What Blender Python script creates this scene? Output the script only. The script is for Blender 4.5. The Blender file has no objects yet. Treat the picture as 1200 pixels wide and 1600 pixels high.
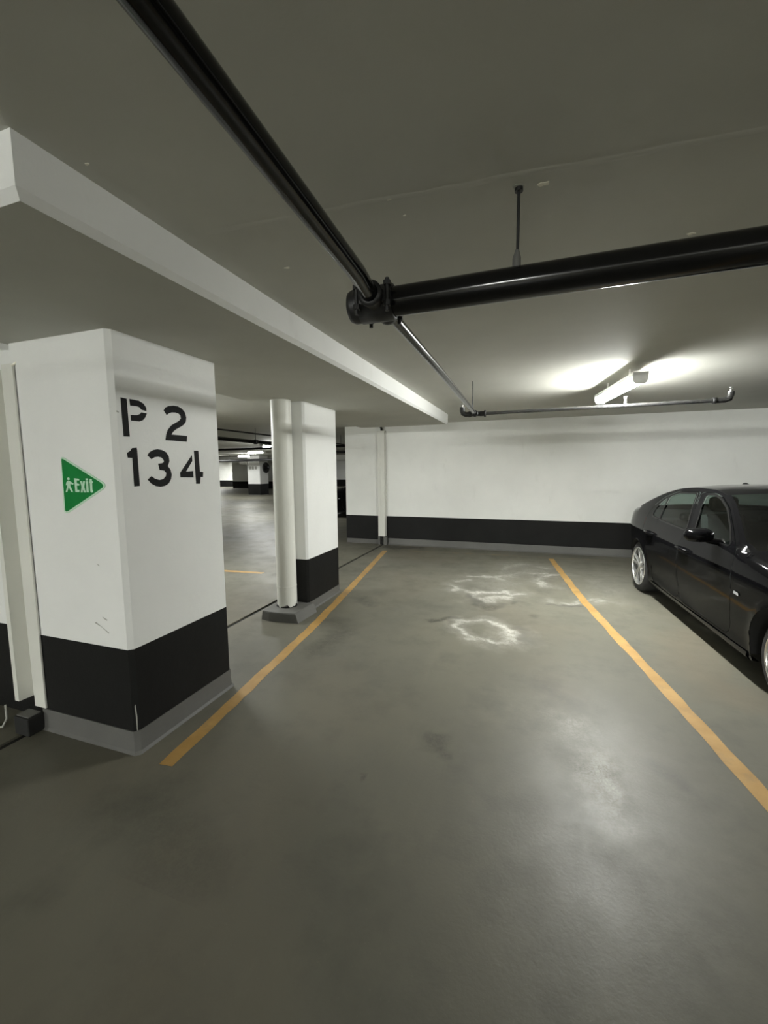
import bpy, bmesh, math, random
import numpy as np
from mathutils import Vector, Matrix
from mathutils.geometry import delaunay_2d_cdt, tessellate_polygon

random.seed(7); np.random.seed(7)
SC = bpy.context.scene
COL = SC.collection

# ------------------------------------------------------------------ camera, world, exposure
def make_camera():
    f, yaw, pitch, roll = 650.73, -0.3331, -0.1039, -0.0093
    cy, sy, cp, sp = math.cos(yaw), math.sin(yaw), math.cos(pitch), math.sin(pitch)
    F = Vector((sy*cp, cy*cp, sp)); R = Vector((cy, -sy, 0)); U = R.cross(F)
    R2 = R*math.cos(roll) + U*math.sin(roll); U2 = -R*math.sin(roll) + U*math.cos(roll)
    cam = bpy.data.cameras.new('camera')
    cam.sensor_fit = 'HORIZONTAL'; cam.sensor_width = 36.0; cam.lens = f*36.0/1200.0
    cam.clip_start = 0.02; cam.clip_end = 200
    o = bpy.data.objects.new('camera', cam)
    m = Matrix((R2, U2, -F)).transposed().to_4x4(); m.translation = Vector((0, 0, 1.5))
    o.matrix_world = m
    COL.objects.link(o); SC.camera = o
make_camera()
world = bpy.data.worlds.new('garage_world'); SC.world = world; world.use_nodes = True
world.node_tree.nodes['Background'].inputs[0].default_value = (0.0, 0.0, 0.0, 1)
SC.view_settings.view_transform = 'Standard'; SC.view_settings.look = 'None'
SC.view_settings.gamma = 1.0; SC.view_settings.use_curve_mapping = False
SC.view_settings.exposure = 4.04
SC.cycles.max_bounces = 7; SC.cycles.diffuse_bounces = 4; SC.cycles.glossy_bounces = 3

LAMP_COLOUR = (0.985, 1.0, 0.965)
# centre x, centre y, rotation about z, radiance of the tubes
BAY_LAMP = (0.772, 4.50, 0.12, 23.0)
OTHER_LAMPS = [
    (-5.0, 3.9, 0.0, 20.0, 'strip light over the neighbouring bay beyond the numbered column'),
    (-0.6, -7.6, 1.5708, 66.0, 'strip light over the driving aisle facing the empty bay'),
    (-6.6, -7.6, 1.5708, 60.0, 'added unseen strip light over the driving aisle beyond the numbered column'),  # added fixture out of view, fills in light on the column fronts
    (5.4, -7.6, 1.5708, 40.0, 'added unseen strip light over the driving aisle opposite the black car'),  # added out of view behind the camera, for extra light from the aisle
    (-13.9, 18.2, 1.2, 10.0, 'far glowing strip light above the distant numbered pillar'),
    (-16.6, 18.9, 1.2, 10.0, 'second far strip light beside the distant pale wall'),
    (-7.6, 11.3, 0.0, 13.0, 'added strip light brightening the open floor between the two pipes'),  # invented fixture, put in to brighten the floor on the left
    (-10.5, 14.5, 1.2, 9.0, 'added strip light brightening the middle of the distant driving lane'),  # another invented fixture, lights the floor past the columns
    (-12.6, 28.3, 1.3, 14.0, 'far strip light seen past the end of the back wall'),
    (-25.5, 29.0, 0.2, 30.0, 'farthest strip light washing the brightly lit pale wall'),
]
ZC, ZD = 2.335, 2.183          # slab soffit, dropped soffit

# ------------------------------------------------------------------ helpers
def tag(o, label=None, cat=None, group=None, kind=None):
    if label: o['label'] = label
    if cat: o['category'] = cat
    if group: o['group'] = group
    if kind: o['kind'] = kind
    return o

def empty(name, loc=(0, 0, 0), rz=0.0):
    o = bpy.data.objects.new(name, None); COL.objects.link(o)
    o.location = loc; o.rotation_euler = (0, 0, rz); o.empty_display_size = 0.1
    return o

class MB:
    """collects vertices and faces, then links them as ONE mesh object"""
    def __init__(s): s.v = []; s.f = []; s.sm = []
    def add(s, verts, faces, smooth=False):
        b = len(s.v); s.v += [tuple(map(float, p)) for p in verts]
        s.f += [tuple(b+i for i in f) for f in faces]; s.sm += [smooth]*len(faces); return s
    def box(s, x0, x1, y0, y1, z0, z1):
        v = [(x, y, z) for z in (z0, z1) for y in (y0, y1) for x in (x0, x1)]
        return s.add(v, [(0, 2, 3, 1), (4, 5, 7, 6), (0, 1, 5, 4), (2, 6, 7, 3), (0, 4, 6, 2), (1, 3, 7, 5)])
    def prism(s, poly, z0, z1, smooth=False):
        n = len(poly)
        v = [(x, y, z0) for x, y in poly] + [(x, y, z1) for x, y in poly]
        s.add(v, [tuple(range(n-1, -1, -1)), tuple(range(n, 2*n))])
        b = len(s.v) - 2*n
        for i in range(n):
            j = (i+1) % n; s.f.append((b+i, b+j, b+n+j, b+n+i)); s.sm.append(smooth)
        return s
    def tube(s, path, radii, n=20, caps=True, smooth=True):
        path = [Vector(p) for p in path]
        if not hasattr(radii, '__len__'): radii = [radii]*len(path)
        rings = []; prev = None
        for i, p in enumerate(path):
            t = (path[min(i+1, len(path)-1)] - path[max(i-1, 0)])
            if t.length < 1e-9: t = prev_t
            t = t.normalized(); prev_t = t
            if prev is None:
                a = Vector((0, 0, 1)) if abs(t.z) < 0.9 else Vector((1, 0, 0))
                x = t.cross(a).normalized()
            else:
                x = (prev - t*prev.dot(t)).normalized()
            prev = x; y = t.cross(x)
            rings.append([p + (x*math.cos(2*math.pi*k/n) + y*math.sin(2*math.pi*k/n))*radii[i] for k in range(n)])
        b = len(s.v)
        for r in rings: s.v += [tuple(q) for q in r]
        for i in range(len(rings)-1):
            for k in range(n):
                k2 = (k+1) % n
                s.f.append((b+i*n+k, b+i*n+k2, b+(i+1)*n+k2, b+(i+1)*n+k)); s.sm.append(smooth)
        if caps:
            c = len(s.v); s.v += [tuple(q) for q in rings[0]]+[tuple(q) for q in rings[-1]]
            s.f.append(tuple(c+k for k in range(n-1, -1, -1))); s.sm.append(False)
            s.f.append(tuple(c+n+k for k in range(n))); s.sm.append(False)
        return s
    def lathe(s, prof, origin, axis, n=32, smooth=True):
        """prof: (distance along axis, radius)"""
        axis = Vector(axis).normalized(); o = Vector(origin)
        return s.tube([o + axis*a for a, r in prof], [max(r, 1e-4) for a, r in prof], n, True, smooth) if False else s._lathe(prof, o, axis, n, smooth)
    def _lathe(s, prof, o, axis, n, smooth):
        a = Vector((0, 0, 1)) if abs(axis.z) < 0.9 else Vector((1, 0, 0))
        x = axis.cross(a).normalized(); y = axis.cross(x); b = len(s.v)
        for d, r in prof:
            for k in range(n):
                s.v.append(tuple(o + axis*d + (x*math.cos(2*math.pi*k/n) + y*math.sin(2*math.pi*k/n))*max(r, 1e-4)))
        for i in range(len(prof)-1):
            for k in range(n):
                k2 = (k+1) % n
                s.f.append((b+i*n+k, b+i*n+k2, b+(i+1)*n+k2, b+(i+1)*n+k)); s.sm.append(smooth)
        return s
    def build(s, name, mat, parent=None, bevel=0.0, seg=2, auto=None):
        me = bpy.data.meshes.new(name); me.from_pydata(s.v, [], s.f)
        me.polygons.foreach_set('use_smooth', s.sm); me.update()
        o = bpy.data.objects.new(name, me); COL.objects.link(o)
        if mat: me.materials.append(mat)
        if parent: o.parent = parent
        if bevel:
            m = o.modifiers.new('edge', 'BEVEL'); m.width = bevel; m.segments = seg; m.limit_method = 'ANGLE'
            m.angle_limit = math.radians(40)
        return o

def flat_poly(poly, place, thick, normal):
    """extruded outline; place maps 2d -> Vector on the surface"""
    nrm = Vector(normal)*thick
    base = [place(a, b) for a, b in poly]; n = len(base)
    tris = tessellate_polygon([[Vector((a, b, 0)) for a, b in poly]])
    mb = MB()
    v = [p for p in base] + [p + nrm for p in base]
    mb.add(v, [tuple(n+i for i in t) for t in tris])
    for i in range(n):
        j = (i+1) % n; mb.f.append((i, j, n+j, n+i)); mb.sm.append(False)
    return mb

def fix_normals(o):
    bm = bmesh.new(); bm.from_mesh(o.data); bmesh.ops.recalc_face_normals(bm, faces=bm.faces); bm.to_mesh(o.data); bm.free()
    return o

def copy_tree(o, parent=None):
    c = o.copy(); COL.objects.link(c); c.parent = parent
    for ch in list(o.children): copy_tree(ch, c)
    return c

# ------------------------------------------------------------------ materials
class NT:
    def __init__(s, name):
        s.m = bpy.data.materials.new(name); s.m.use_nodes = True
        s.t = s.m.node_tree; s.b = s.t.nodes['Principled BSDF']
    def n(s, kind, **kw):
        x = s.t.nodes.new(kind)
        for k, v in kw.items(): setattr(x, k, v)
        return x
    def l(s, a, b): s.t.links.new(a, b)
    def coord(s):
        return s.n('ShaderNodeNewGeometry').outputs['Position']
    def noise(s, scale, detail=4, rough=0.6, vec=None, stretch=None, distort=0.0):
        x = s.n('ShaderNodeTexNoise'); x.inputs['Scale'].default_value = scale
        x.inputs['Detail'].default_value = detail; x.inputs['Roughness'].default_value = rough
        x.inputs['Distortion'].default_value = distort
        v = vec or s.coord()
        if stretch:
            mp = s.n('ShaderNodeMapping'); mp.inputs['Scale'].default_value = stretch; s.l(v, mp.inputs['Vector']); v = mp.outputs[0]
        s.l(v, x.inputs['Vector']); return x.outputs['Fac']
    def ramp(s, fac, a, b, ca=(0, 0, 0, 1), cb=(1, 1, 1, 1)):
        r = s.n('ShaderNodeValToRGB'); e = r.color_ramp.elements
        e[0].position = a; e[0].color = ca; e[1].position = b; e[1].color = cb
        s.l(fac, r.inputs[0]); return r.outputs[0]
    def math(s, op, a, b=None):
        x = s.n('ShaderNodeMath', operation=op)
        for i, q in enumerate((a, b)):
            if q is None: continue
            if isinstance(q, (int, float)): x.inputs[i].default_value = q
            else: s.l(q, x.inputs[i])
        return x.outputs[0]
    def mix(s, fac, a, b, blend='MIX'):
        x = s.n('ShaderNodeMix', data_type='RGBA', blend_type=blend)
        for sock, q in ((x.inputs[0], fac), (x.inputs[6], a), (x.inputs[7], b)):
            if isinstance(q, (int, float)): sock.default_value = q
            elif isinstance(q, tuple): sock.default_value = (q + (1,))[:4]
            else: s.l(q, sock)
        return x.outputs[2]
    def bump(s, h, strength, dist=0.01):
        x = s.n('ShaderNodeBump'); x.inputs['Strength'].default_value = strength; x.inputs['Distance'].default_value = dist
        s.l(h, x.inputs['Height']); s.l(x.outputs[0], s.b.inputs['Normal']); return x
    def col(s, q):
        if isinstance(q, tuple): s.b.inputs['Base Color'].default_value = (q + (1,))[:4]
        else: s.l(q, s.b.inputs['Base Color'])
    def set(s, **kw):
        for k, v in kw.items(): s.b.inputs[k.replace('_', ' ')].default_value = v
        return s

def paint(name, c, var=0.06, rough=0.6, bump=0.12, dirt=0.0, dirt_c=(0.3, 0.28, 0.22), spec=0.35):
    t = NT(name)
    big = t.noise(1.7, 5, 0.55); fine = t.noise(38, 4, 0.65)
    c0 = tuple(x*(1-var) for x in c); c1 = tuple(min(1, x*(1+var)) for x in c)
    base = t.mix(t.ramp(big, 0.3, 0.7), c0, c1)
    if dirt:
        d = t.ramp(t.noise(5.5, 6, 0.7, stretch=(1, 1, 0.35)), 0.60, 0.78)
        base = t.mix(t.math('MULTIPLY', d, dirt), base, dirt_c)
    t.col(base); t.set(Roughness=rough); t.b.inputs['Specular IOR Level'].default_value = spec
    t.bump(t.math('ADD', fine, t.math('MULTIPLY', t.noise(9, 3), 1.5)), bump, 0.012)
    return t.m

def plain(name, c, rough=0.5, metal=0.0, coat=0.0, spec=0.5):
    t = NT(name); v = t.noise(14, 3)
    t.col(t.mix(t.ramp(v, 0.3, 0.7), tuple(x*0.93 for x in c), tuple(min(1, x*1.07) for x in c)))
    t.set(Roughness=rough, Metallic=metal); t.b.inputs['Coat Weight'].default_value = coat
    t.b.inputs['Coat Roughness'].default_value = 0.04
    t.b.inputs['Specular IOR Level'].default_value = spec
    return t.m

M = {}
M['white'] = paint('white_painted_concrete', (0.84, 0.845, 0.82), 0.03, 0.5, 0.10, 0.10)
M['wallwhite'] = paint('white_painted_block_wall', (0.84, 0.845, 0.81), 0.035, 0.55, 0.10, 0.12)
M['black'] = paint('black_band_paint', (0.012, 0.012, 0.0115), 0.2, 0.55, 0.10, 0.06, (0.05, 0.05, 0.045), spec=0.15)
M['ceil'] = paint('slab_soffit_paint', (0.555, 0.553, 0.500), 0.05, 0.75, 0.05, 0.08, (0.4, 0.4, 0.36))
M['grey'] = paint('grey_floor_coating_upturn', (0.125, 0.124, 0.115), 0.12, 0.55, 0.10, 0.25, (0.09, 0.089, 0.08))
M['pipewhite'] = paint('white_pipe_paint', (0.76, 0.76, 0.70), 0.04, 0.4, 0.04, 0.15)
M['pipeblack'] = plain('black_steel_pipe', (0.006, 0.006, 0.006), 0.13, 0.0, 0.0, 0.35)
M['pipemid'] = plain('dark_steel_pipe', (0.03, 0.03, 0.03), 0.18, 0.0, 0.0, 1.0)
M['pipedark'] = plain('black_cast_fitting', (0.014, 0.014, 0.014), 0.45)
M['galv'] = plain('galvanised_pipe', (0.25, 0.25, 0.23), 0.33, 0.6)
M['steel'] = plain('rod_steel', (0.05, 0.05, 0.05), 0.4, 0.8)
M['lampbody'] = plain('white_enamelled_steel', (0.82, 0.82, 0.78), 0.4)
M['wire'] = plain('white_guard_wire', (0.75, 0.75, 0.7), 0.4)
M['recess'] = plain('dark_recess', (0.012, 0.012, 0.011), 0.8)
M['stencil'] = paint('stencil_black_paint', (0.008, 0.008, 0.008), 0.15, 0.6, 0.08, spec=0.12)
M['sign_green'] = plain('sign_green', (0.0, 0.22, 0.04), 0.35)
M['sign_pale'] = plain('sign_pale_green', (0.56, 0.80, 0.60), 0.4)
M['chip'] = plain('bare_white_plaster', (0.85, 0.83, 0.72), 0.8)
M['scuff'] = plain('grey_scuff', (0.40, 0.40, 0.36), 0.7)

def emit(name, c, s):
    t = NT(name); t.col((0.8, 0.8, 0.8))
    t.b.inputs['Emission Color'].default_value = c + (1,); t.b.inputs['Emission Strength'].default_value = s
    return t.m

def floor_material():
    t = NT('grey_floor_coating')
    cloud = t.noise(0.55, 5, 0.6, distort=0.4); mid = t.noise(2.6, 6, 0.65); fine = t.noise(60, 3, 0.6)
    base = t.mix(t.ramp(cloud, 0.32, 0.70), (0.116, 0.113, 0.090), (0.165, 0.157, 0.118))
    base = t.mix(t.math('MULTIPLY', t.ramp(mid, 0.50, 0.72), 0.55), base, (0.084, 0.082, 0.065))
    warm = t.ramp(t.noise(0.8, 4, 0.5, stretch=(1, 0.6, 1)), 0.52, 0.72)
    base = t.mix(t.math('MULTIPLY', warm, 0.35), base, (0.165, 0.138, 0.097))
    streak = t.ramp(t.noise(1.6, 6, 0.7, stretch=(2.2, 0.35, 1), distort=0.6), 0.58, 0.75)
    base = t.mix(t.math('MULTIPLY', streak, 0.22), base, (0.189, 0.179, 0.140))
    speck = t.ramp(t.noise(85, 2, 0.5), 0.68, 0.76)
    base = t.mix(t.math('MULTIPLY', speck, 0.18), base, (0.238, 0.223, 0.173))
    a = t.n('ShaderNodeVertexColor', layer_name='stain'); sep = t.n('ShaderNodeSeparateColor'); t.l(a.outputs[0], sep.inputs[0])
    brk = t.ramp(t.math('ADD', t.math('MULTIPLY', t.noise(20, 6, 0.72, distort=0.5), 0.6), t.math('MULTIPLY', t.noise(90, 3, 0.6), 0.4)), 0.40, 0.58)
    brk2 = t.math('ADD', t.math('MULTIPLY', brk, 0.75), 0.25)
    dark = t.math('MULTIPLY', sep.outputs[1], brk2)
    base = t.mix(dark, base, (0.040, 0.038, 0.030))
    base = t.mix(t.math('MULTIPLY', sep.outputs[2], 0.8), base, (0.168, 0.138, 0.096))
    wht = t.math('MULTIPLY', sep.outputs[0], brk2)
    base = t.mix(wht, base, (0.56, 0.545, 0.49))
    t.col(base); t.set(Roughness=0.48); t.b.inputs['Specular IOR Level'].default_value = 0.38
    r = t.ramp(mid, 0.3, 0.8, (0.40,)*3+(1,), (0.58,)*3+(1,)); t.l(r, t.b.inputs['Roughness'])
    t.bump(t.math('ADD', fine, t.math('MULTIPLY', wht, 0.8)), 0.10, 0.006)
    return t.m
M['floor'] = floor_material()

def yellow_material():
    t = NT('yellow_line_paint')
    c = t.mix(t.ramp(t.noise(6, 5, 0.6), 0.35, 0.7), (0.37, 0.215, 0.062), (0.46, 0.285, 0.095))
    w = t.ramp(t.noise(3.2, 7, 0.72), 0.54, 0.70)
    c = t.mix(t.math('MULTIPLY', w, 0.55), c, (0.19, 0.14, 0.085))
    t.col(c); t.set(Roughness=0.5); return t.m
M['yellow'] = yellow_material()
def faint_yellow():
    t = NT('worn_yellow_line_paint')
    c = t.mix(t.ramp(t.noise(7, 6, 0.7), 0.42, 0.66), (0.15, 0.142, 0.118), (0.23, 0.18, 0.10))
    t.col(c); t.set(Roughness=0.5); return t.m
M['yellow_worn'] = faint_yellow()

# ------------------------------------------------------------------ floor
W_ = [  # pale mineral deposits: polyline, half width, strength
    ([(-0.544, 3.727), (-0.444, 3.619), (-0.316, 3.554), (-0.124, 3.616), (-0.029, 3.698), (-0.05, 3.772), (-0.132, 3.802), (-0.272, 4.028), (-0.412, 4.083), (-0.569, 4.053), (-0.655, 3.874), (-0.544, 3.727)], .035, .8),
    ([(-0.12, 3.66), (-0.05, 3.72), (-0.12, 3.80)], .06, .7),
    ([(-0.915, 5.21), (-0.769, 5.038), (-0.587, 4.952), (-0.398, 4.981), (-0.271, 5.12), (-0.157, 5.008), (-0.053, 5.089)], .045, .85),
    ([(-0.587, 4.952), (-0.523, 4.753), (-0.425, 4.695), (-0.334, 4.858), (-0.18, 4.907)], .06, .6),
    ([(-0.718, 5.761), (-0.53, 5.792), (-0.341, 5.785), (-0.225, 5.952), (-0.071, 6.095)], .05, .7),
    ([(-0.293, 6.364), (-0.184, 6.636), (0.022, 6.665), (0.257, 6.608)], .07, .6),
    ([(-0.167, 6.108), (0.023, 6.138), (0.243, 6.191)], .05, .55),
    ([(0.16, 5.939), (0.183, 5.64), (0.249, 5.525), (0.332, 5.518)], .035, .75),
    ([(0.177, 6.009), (0.364, 6.132), (0.518, 6.179)], .05, .6),
    ([(-0.858, 5.414), (-0.687, 5.515)], .05, .6),
    ([(0.276, 4.915), (0.394, 4.866), (0.545, 4.956), (0.729, 5.101), (0.847, 5.094)], .035, .45),
    ([(-0.35, 5.3), (-0.1, 5.9), (0.05, 6.3)], .30, .16),
    ([(0.9, 5.2), (1.0, 6.2)], .2, .15),
    ([(0.25, 2.52), (0.33, 2.40), (0.36, 2.28)], .05, .38), ([(0.34, 2.26), (0.38, 2.14), (0.41, 2.04)], .055, .55),
    ([(0.37, 2.12), (0.42, 2.10)], .035, .5), ([(0.25, 2.3), (0.28, 2.15)], .02, .3),
    ([(0.43, 1.97), (0.46, 1.86)], .03, .4), ([(0.26, 2.5), (0.40, 1.8)], .13, .22),
]
D_ = [
    ([(-0.592, 4.778), (-0.486, 4.547), (-0.378, 4.459), (-0.315, 4.601)], .06, .65),
    ([(-0.854, 3.943), (-0.749, 4.01), (-0.616, 4.052)], .045, .6), ([(-0.56, 3.75), (-0.45, 3.66)], .03, .35),
    ([(-0.168, 4.647), (-0.122, 4.746)], .03, .5), ([(-0.011, 3.812), (0.106, 3.689)], .06, .35),
    ([(-0.08, 3.95), (0.02, 3.90)], .03, .4),
    ([(0.318, 4.8), (0.412, 4.789), (0.6, 4.88)], .03, .6), ([(0.061, 4.372), (0.107, 4.386)], .04, .45),
    ([(-2.603, 7.56), (-2.3, 7.45), (-1.95, 7.58)], .11, .75),
    ([(-1.75, 3.6), (-1.55, 3.3), (-1.62, 2.9)], .10, .3), ([(-1.75, 4.35), (-1.6, 4.2)], .07, .35),
    ([(0.62, 2.35), (0.7, 2.2)], .04, .25), ([(-0.45, 2.15), (-0.40, 2.05)], .05, .3), ([(0.17, 2.9), (0.3, 2.7)], .09, .22),
    ([(-0.7, 1.72), (-0.69, 1.70)], .012, .45), ([(-1.6, 1.25), (-1.2, 1.1)], .15, .15),
]
B_ = [([(1.35, 4.2), (1.2, 3.6), (1.3, 3.2)], .25, .5), ([(-1.9, 6.9), (-1.2, 6.6)], .35, .35), ([(-0.2, 4.4), (0.2, 4.0)], .3, .25),
      ([(-1.35, 2.6), (-1.1, 2.2)], .3, .18)]

def stain_field(X, Y, items, wob):
    out = np.zeros_like(X)
    for pl, w, s in items:
        d = np.full_like(X, 9.0)
        for (ax, ay), (bx, by) in zip(pl[:-1], pl[1:]):
            ux, uy = bx-ax, by-ay; L = ux*ux+uy*uy+1e-9
            t = np.clip(((X-ax)*ux+(Y-ay)*uy)/L, 0, 1)
            d = np.minimum(d, np.hypot(X-ax-t*ux, Y-ay-t*uy))
        v = np.clip(1.0 - d/(w*(0.75+0.8*wob)), 0, 1)
        out = np.maximum(out, s*v**0.7)
    return out

def smooth_noise(nx, ny, step):
    gx, gy = nx//step+3, ny//step+3
    g = np.random.rand(gx, gy)
    i = np.arange(nx)/step; j = np.arange(ny)/step
    i0 = i.astype(int); j0 = j.astype(int); fi = i-i0; fj = j-j0
    fi = fi*fi*(3-2*fi); fj = fj*fj*(3-2*fj)
    a = g[np.ix_(i0, j0)]; b = g[np.ix_(i0+1, j0)]; c = g[np.ix_(i0, j0+1)]; d = g[np.ix_(i0+1, j0+1)]
    return (a*(1-fi)[:, None]+b*fi[:, None])*(1-fj)[None, :]+(c*(1-fi)[:, None]+d*fi[:, None])*fj[None, :]

GX0, GX1 = -2.72, -2.67      # drain slot
XMIN, XMAX, YMIN, YMAX = -34.0, 9.0, -10.0, 34.0
def build_floor():
    px0, px1, py0, py1, st = -2.6, 1.6, 1.0, 7.7, 0.016
    nx = int((px1-px0)/st)+1; ny = int((py1-py0)/st)+1
    xs = np.linspace(px0, px1, nx); ys = np.linspace(py0, py1, ny)
    X, Y = np.meshgrid(xs, ys, indexing='ij')
    wob = 0.6*smooth_noise(nx, ny, 6)+0.4*smooth_noise(nx, ny, 3)
    wx = (smooth_noise(nx, ny, 10)-.5)*.10+(smooth_noise(nx, ny, 4)-.5)*.06; wy = (smooth_noise(nx, ny, 10)-.5)*.12+(smooth_noise(nx, ny, 4)-.5)*.08
    mod = np.clip(.0+2.3*smooth_noise(nx, ny, 14)*(.5+smooth_noise(nx, ny, 5)), .10, 1.7)
    Wf = np.clip(.62*stain_field(X+wx, Y+wy, W_, wob)*mod + stain_field(X+wx, Y+wy, [(p_, w_*3.6, s_*.34) for p_, w_, s_ in W_], wob), 0, 1); Df = np.clip(2.0*stain_field(X+wx, Y+wy, [(p_, w_*1.35, s_) for p_, w_, s_ in D_], wob), 0, .95); Bf = stain_field(X+wx, Y+wy, B_, wob)
    verts = np.stack([X.ravel(), Y.ravel(), np.zeros(nx*ny)], 1)
    idx = np.arange(nx*ny).reshape(nx, ny)
    quads = np.stack([idx[:-1, :-1], idx[1:, :-1], idx[1:, 1:], idx[:-1, 1:]], -1).reshape(-1, 4)
    V = [tuple(p) for p in verts]; Fc = [tuple(map(int, q)) for q in quads]
    def rect(x0, x1, y0, y1):
        b = len(V); V.extend([(x0, y0, 0), (x1, y0, 0), (x1, y1, 0), (x0, y1, 0)]); Fc.append((b, b+1, b+2, b+3))
    rect(XMIN, GX0, YMIN, YMAX)
    rect(GX1, XMAX, YMIN, py0); rect(GX1, XMAX, py1, YMAX); rect(GX1, px0, py0, py1); rect(px1, XMAX, py0, py1)
    b = len(V); d = -0.06
    V.extend([(GX0, YMIN, 0), (GX0, YMAX, 0), (GX0, YMAX, d), (GX0, YMIN, d), (GX1, YMIN, 0), (GX1, YMAX, 0), (GX1, YMAX, d), (GX1, YMIN, d)])
    Fc.extend([(b, b+1, b+2, b+3), (b+7, b+6, b+5, b+4), (b+3, b+2, b+6, b+7)])
    me = bpy.data.meshes.new('floor'); me.from_pydata(V, [], Fc)
    ca = me.color_attributes.new('stain', 'FLOAT_COLOR', 'POINT')
    arr = np.zeros((len(V), 4), np.float32); arr[:, 3] = 1
    arr[:nx*ny, 0] = Wf.ravel(); arr[:nx*ny, 1] = Df.ravel(); arr[:nx*ny, 2] = Bf.ravel()
    ca.data.foreach_set('color', arr.ravel())
    me.materials.append(M['floor'])
    o = bpy.data.objects.new('floor', me); COL.objects.link(o)
    tag(o, 'grey coated concrete garage floor with pale mineral stains', 'floor', kind='structure')
    return o
build_floor()
tag(MB().box(GX0, GX1, YMIN, YMAX, -.058, -.012).build('drain_channel', M['recess']), 'narrow dark drain slot running along the floor past the columns', 'drain', kind='structure')

def line_strip(name, pts, w, mat, label, jit=0.006, z=0.0012, seg=60):
    pts = [Vector((a, b, 0)) for a, b in pts]
    L = [0.0]
    for a, b in zip(pts[:-1], pts[1:]): L.append(L[-1]+(b-a).length)
    mb = MB(); vs = []
    for i in range(seg+1):
        s = L[-1]*i/seg
        k = max(j for j in range(len(L)-1) if L[j] <= s+1e-9)
        t = (s-L[k])/(L[k+1]-L[k]); p = pts[k].lerp(pts[k+1], t); d = (pts[k+1]-pts[k]).normalized(); n = Vector((-d.y, d.x, 0))
        h = w/2
        vs += [p+n*(h+random.uniform(-jit, jit))+Vector((0, 0, z)), p-n*(h+random.uniform(-jit, jit))+Vector((0, 0, z))]
    mb.add(vs, [(2*i+1, 2*i+3, 2*i+2, 2*i) for i in range(seg)])
    return tag(mb.build(name, mat), label, 'floor marking', kind='structure')
line_strip('yellow_bay_line', [(-1.715, 1.507), (-1.906, 3.355), (-2.06, 4.476), (-2.45, 7.12)], 0.085, M['yellow'], 'long yellow painted bay line passing beside the numbered column')
line_strip('yellow_bay_line', [(1.36, 0.2), (1.053, 2.186), (0.918, 3.118), (0.62, 5.051), (0.385, 7.25)], 0.085, M['yellow'], 'long yellow painted bay line beside the black car')
line_strip('yellow_bay_line', [(-2.05, 7.24), (-0.9, 7.29), (0.36, 7.335), (1.3, 7.37)], 0.07, M['yellow_worn'], 'faint worn yellow line painted along the foot of the back wall', 0.008)
line_strip('yellow_bay_line', [(-7.4, 4.75), (-3.62, 5.04)], 0.085, M['yellow'], 'short yellow line seen on the floor between the two columns')

# ------------------------------------------------------------------ walls, ceiling, columns
XE, Y0D, Y1D, XDL = -1.2146, 0.7507, 6.622, -2.687
def build_ceiling():
    mb = MB()
    mb.box(XMIN, XMAX, YMIN, YMAX, ZC, ZC+.2)
    o = mb.build('ceiling', M['ceil'])
    tag(o, 'grey painted concrete ceiling slab over the whole garage', 'ceiling', kind='structure')
    # shallow form joint across the soffit and a few paint chips
    v = []; n = 40
    for i in range(n+1):
        x = -1.19+2.9*i/n; y = 1.275+0.065*(x+1.19)+random.uniform(-.006, .006)
        v += [(x, y-.014, ZC+.0002), (x, y, ZC-.0018), (x, y+.014, ZC+.0002)]
    f = []
    for i in range(n):
        a = 3*i; f += [(a, a+1, a+4, a+3), (a+1, a+2, a+5, a+4)]
    MB().add(v, f, True).build('form_joint', M['ceil'], o)
    for x, y, r in ((0.021, 1.412, .010), (-0.431, 1.323, .006), (0.535, 1.88, .008), (-.05, 1.395, .012), (-.41, 1.42, .003), (-1.16, .9, .004), (-.97, 1.6, .007)):
        pts = []
        for k in range(9):
            a = 2*math.pi*k/9; q = r*random.uniform(.6, 1.2); pts.append((x+1.7*q*math.cos(a), y+q*math.sin(a)))
        MB().prism(pts, ZC-.0016, ZC+.001).build('paint_chip', M['chip'] if r < .011 else M['scuff'], o)
build_ceiling()

def drop_panel(x0, x1, y0, y1, label):
    r = empty('ceiling_drop_panel', ((x0+x1)/2, (y0+y1)/2, ZD)); tag(r, label, 'ceiling panel', kind='structure')
    cx, cy = (x0+x1)/2, (y0+y1)/2; ch = .02; zt = ZC
    a, b, c, d = x0-cx, x1-cx, y0-cy, y1-cy
    h = zt-ZD
    v = []
    # painted edge: vertical faces and chamfer
    o = [(a, c), (b, c), (b, d), (a, d)]; i_ = [(a+ch, c+ch), (b-ch, c+ch), (b-ch, d-ch), (a+ch, d-ch)]
    v = [(p[0], p[1], h) for p in o]+[(p[0], p[1], ch*1.1) for p in o]+[(p[0], p[1], 0) for p in i_]
    f = []
    for k in range(4):
        j = (k+1) % 4; f += [(k, j, 4+j, 4+k), (4+k, 4+j, 8+j, 8+k)]
    MB().add(v, f).build('white_edge', M['white'], r)
    MB().add([(p[0], p[1], 0.0) for p in i_], [(3, 2, 1, 0)]).build('soffit', M['ceil'], r)
    return r
drop_panel(XDL, XE, Y0D, Y1D, 'dropped ceiling band with a white edge over the two columns')

def chamfered(x0, x1, y0, y1, c):
    return [(x0+c, y0), (x1-c, y0), (x1, y0+c), (x1, y1-c), (x1-c, y1), (x0+c, y1), (x0, y1-c), (x0, y0+c)]

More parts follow.
